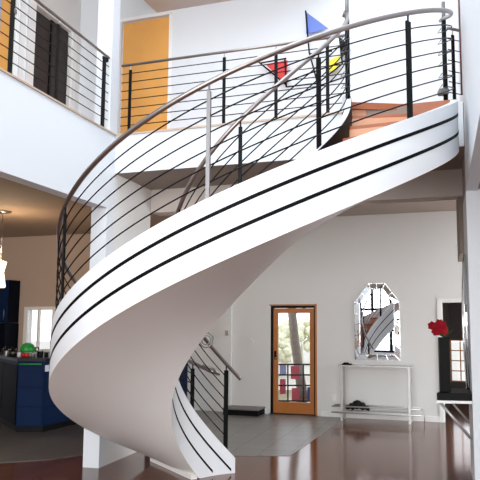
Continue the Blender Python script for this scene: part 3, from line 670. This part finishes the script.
# peninsula counter with angled end
ki = thing('kitchen_peninsula', 'navy blue kitchen peninsula with angled corner and drawers', 'cabinet', (-3.95, 11., 0))
P4 = [(-5.3, 12.1), (-4.14, 10.43), (-3.72, 10.44), (-3.40, 11.35), (-3.15, 12.0), (-3.3, 12.6), (-5.4, 12.9)]
def inset(P, d):
    c = Vector((sum(p[0] for p in P)/len(P), sum(p[1] for p in P)/len(P))); return [tuple(c+(Vector(p)-c)*(1-d)) for p in P]
MB().prism(inset(P4, .04), 0.005, .10).build('toe_kick', M['black'], ki)
MB().prism(P4, .10, 1.11).build('body', M['navy'], ki, bevel=.004)
for a, b, m_ in ((P4[1], P4[2], 'navy'), (P4[2], P4[3], 'navy')):
    a, b = Vector((*a, 0)), Vector((*b, 0)); d = (b-a); Ln = d.length; d.normalize(); nn_ = Vector((d.y, -d.x, 0))
    for z0, z1 in ((.12, .40), (.415, .70), (.715, .95)):
        dr = MB().box(a+d*.015+nn_*.001+Z*z0, d*(Ln-.03), nn_*.016, Z*(z1-z0)).build('drawer', M[m_], ki, bevel=.004)
a, b = Vector((*P4[0], 0)), Vector((*P4[1], 0)); d = (b-a); Ln = d.length; d.normalize(); nn_ = Vector((d.y, -d.x, 0))
for s in (0, .5): MB().box(a+d*(Ln*s+.01)+nn_*.001+Z*.12, d*(Ln*.5-.02), nn_*.016, Z*.93).build('door', M['navydark'], ki, bevel=.004)
a, b = Vector((*P4[1], 0)), Vector((*P4[2], 0)); d = (b-a).normalized(); nn_ = Vector((d.y, -d.x, 0))
hd = MB().tube([a+d*.03+nn_*.05+Z*1.075, a+d*.38+nn_*.05+Z*1.075], .012, 8).build('towel_bar', M['melon'], ki, smooth=True); hd['label'] = 'bar with a green strip'
for s in (.05, .36): MB().tube([a+d*s+nn_*.0+Z*1.075, a+d*s+nn_*.05+Z*1.075], .006, 6).build('standoff', M['steel'], ki)
a, b = Vector((*P4[2], 0)), Vector((*P4[3], 0)); d = (b-a).normalized(); nn_ = Vector((d.y, -d.x, 0))
MB().box(a-d*.02+nn_*.018+Z*.955, d*.62, nn_*.006, Z*.10).build('display_strip', M['paper'], ki)['label'] = 'pale strip below the counter edge'
wt = MB().prism(inset(P4, -.03), 1.112, 1.16).build('countertop', M['granite'], bevel=.006, loc=(-3.95, 11, 1.112)); tag(wt, 'dark speckled stone worktop on the navy peninsula', 'countertop')
CT = 1.16
def kp(x, Yd): return ((x-278.3)/645*Yd*.9945, Yd)
gb = MB().lathe((*kp(29, 11.3), CT+.055), [(.115, 0), (.13, .03), (.125, .08), (.10, .13), (.05, .16), (.0, .168)], 24).build('green_dome', M['melon'], smooth=True, loc=(*kp(29, 11.3), CT)); tag(gb, 'shiny green domed bowl upside down on the kitchen worktop', 'bowl')
gs = MB().lathe((*kp(29, 11.3), CT), [(.10, 0), (.10, .008), (.03, .015), (.03, .04), (.12, .054), (.0, .0545)], 20).build('cake_stand', M['steel'], smooth=True, loc=(*kp(29, 11.3), CT)); tag(gs, 'small steel stand under the green dome', 'stand')
for i, (x, Yd, lb) in enumerate(((25, 10.85, 'red apple on the worktop in front of the green dome, left one'), (28.5, 10.8, 'red apple on the worktop in front of the green dome, right one'))):
    ap = MB().lathe((*kp(x, Yd), CT), [(.0, .004), (.018, 0), (.036, .02), (.04, .045), (.03, .07), (.008, .068), (0, .062)], 16).build('apple', M['red'], smooth=True, loc=(*kp(x, Yd), CT)); tag(ap, lb, 'apple', 'apples on the worktop')
glabs = ['clear wine glass at the far left of the worktop', 'clear wine glass second from the left on the worktop', 'clear wine glass just left of the green dome', 'clear wine glass right of the green dome']
for i, (x, Yd) in enumerate(((5, 11.2), (12, 11.0), (17.5, 11.2), (38.5, 11.0))):
    gl = MB().lathe((*kp(x, Yd), CT), [(.035, 0), (.035, .004), (.006, .01), (.006, .07), (.03, .09), (.038, .12), (.034, .16), (.031, .16), (.034, .12), (.026, .093), (0, .08)], 16).build('wine_glass', M['glass'], smooth=True, loc=(*kp(x, Yd), CT)); tag(gl, glabs[i], 'glass', 'glasses on the worktop')
jl = [(-1, 'jar', 'navydark', .11, .04, 'dark jar at the left edge of the worktop'), (8.5, 'jar', 'steel', .10, .035, 'steel jar between the wine glasses'), (15, 'jar', 'dark', .07, .05, 'squat black jar left of the green dome'), (21, 'jar', 'paper', .08, .03, 'small white jar beside the green dome'), (42, 'jar', 'dark', .11, .05, 'black canister near the right end of the worktop'), (48, 'jar', 'dark', .09, .035, 'smaller black canister at the right end of the worktop'), (35, 'jar', 'steel', .06, .03, 'small steel cup in front of the kitchen window')]
for x, nme, m_, h_, r_, lb in jl:
    T = thing('kitchen_jar', lb, 'jar', (*kp(x, 10.95), CT), 'jars on the worktop')
    MB().lathe((*kp(x, 10.95), CT), [(r_*.85, 0), (r_, .01), (r_, h_*.8), (r_*.8, h_*.86)], 16).build('jar_body', M[m_], T, smooth=True, autos=.6)
    MB().lathe((*kp(x, 10.95), CT+h_*.86), [(r_*.82, 0), (r_*.82, h_*.1), (r_*.2, h_*.14), (0, h_*.14)], 16).build('lid', M['steel'], T, smooth=True, autos=.6)
# blue cabinet seen below the stair near the back wall
bc = thing('base_cabinet', 'navy base cabinet seen through the lower stair railing', 'cabinet', tuple(BW(-2.1)-NV*.3))
MB().box(BW(-2.85)-NV*.6+Z*.12, V*1.12, NV*.55, Z*.93).build('body', M['navy'], bc, bevel=.004)
MB().box(BW(-2.85)-NV*.55+Z*.006, V*.95, NV*.5, Z*.112).build('toe_kick', M['black'], bc)
for s in (0, 1): 
    dd = MB().box(BW(-2.83+s*.55)-NV*.618+Z*.14, V*.53, NV*.016, Z*.88).build('door', M['navy'], bc, bevel=.004)
    MB().tube([BW(-2.45+s*.16)-NV*.64+Z*.75, BW(-2.45+s*.16)-NV*.64+Z*.9], .006, 6).build('handle', M['steel'], dd, smooth=True)
wc = MB().box(BW(-2.92)-NV*.64+Z*1.052, V*1.21, NV*.6, Z*.04).build('countertop', M['granite'], bevel=.005, loc=tuple(BW(-2.4)+Z*1.05)); tag(wc, 'dark stone worktop on the navy cabinet behind the stair', 'countertop')

# pendant lamp
pl = thing('pendant_lamp', 'pendant lamp with glowing cream glass shade hanging over the kitchen', 'lamp', (-4.76, 11.01, ZB))
MB().lathe((-4.76, 11.01, ZB-.045), [(0, 0), (.05, .0), (.14, .03), (.14, .0449), (0, .0449)], 24).build('canopy', M['bronze'], pl, smooth=True)
MB().tube([(-4.76, 11.01, ZB-.03), (-4.76, 11.01, 2.78)], .009, 8).build('cord', M['bronze'], pl, smooth=True)
MB().lathe((-4.76, 11.01, 2.32), [(.085, 0), (.10, .02), (.075, .2), (.062, .26), (.10, .42), (.105, .44), (.09, .445), (.05, .26), (.08, .02)], 24).build('lamp_shade', M['shade'], pl, smooth=True)
MB().tube([(-4.76, 11.01, 2.80), (-4.76, 11.01, 2.70)], .03, 12).build('socket', M['bronze'], pl, smooth=True)
pt = bpy.data.lights.new('pendant_light', 'POINT'); pt.energy = 45; pt.color = (1, .78, .5); pt.shadow_soft_size = .06
po = bpy.data.objects.new('pendant_light', pt); C.objects.link(po); po.location = (-4.76, 11.01, 2.92)

for o in bpy.data.objects:
    if '_o' in o: del o['_o']
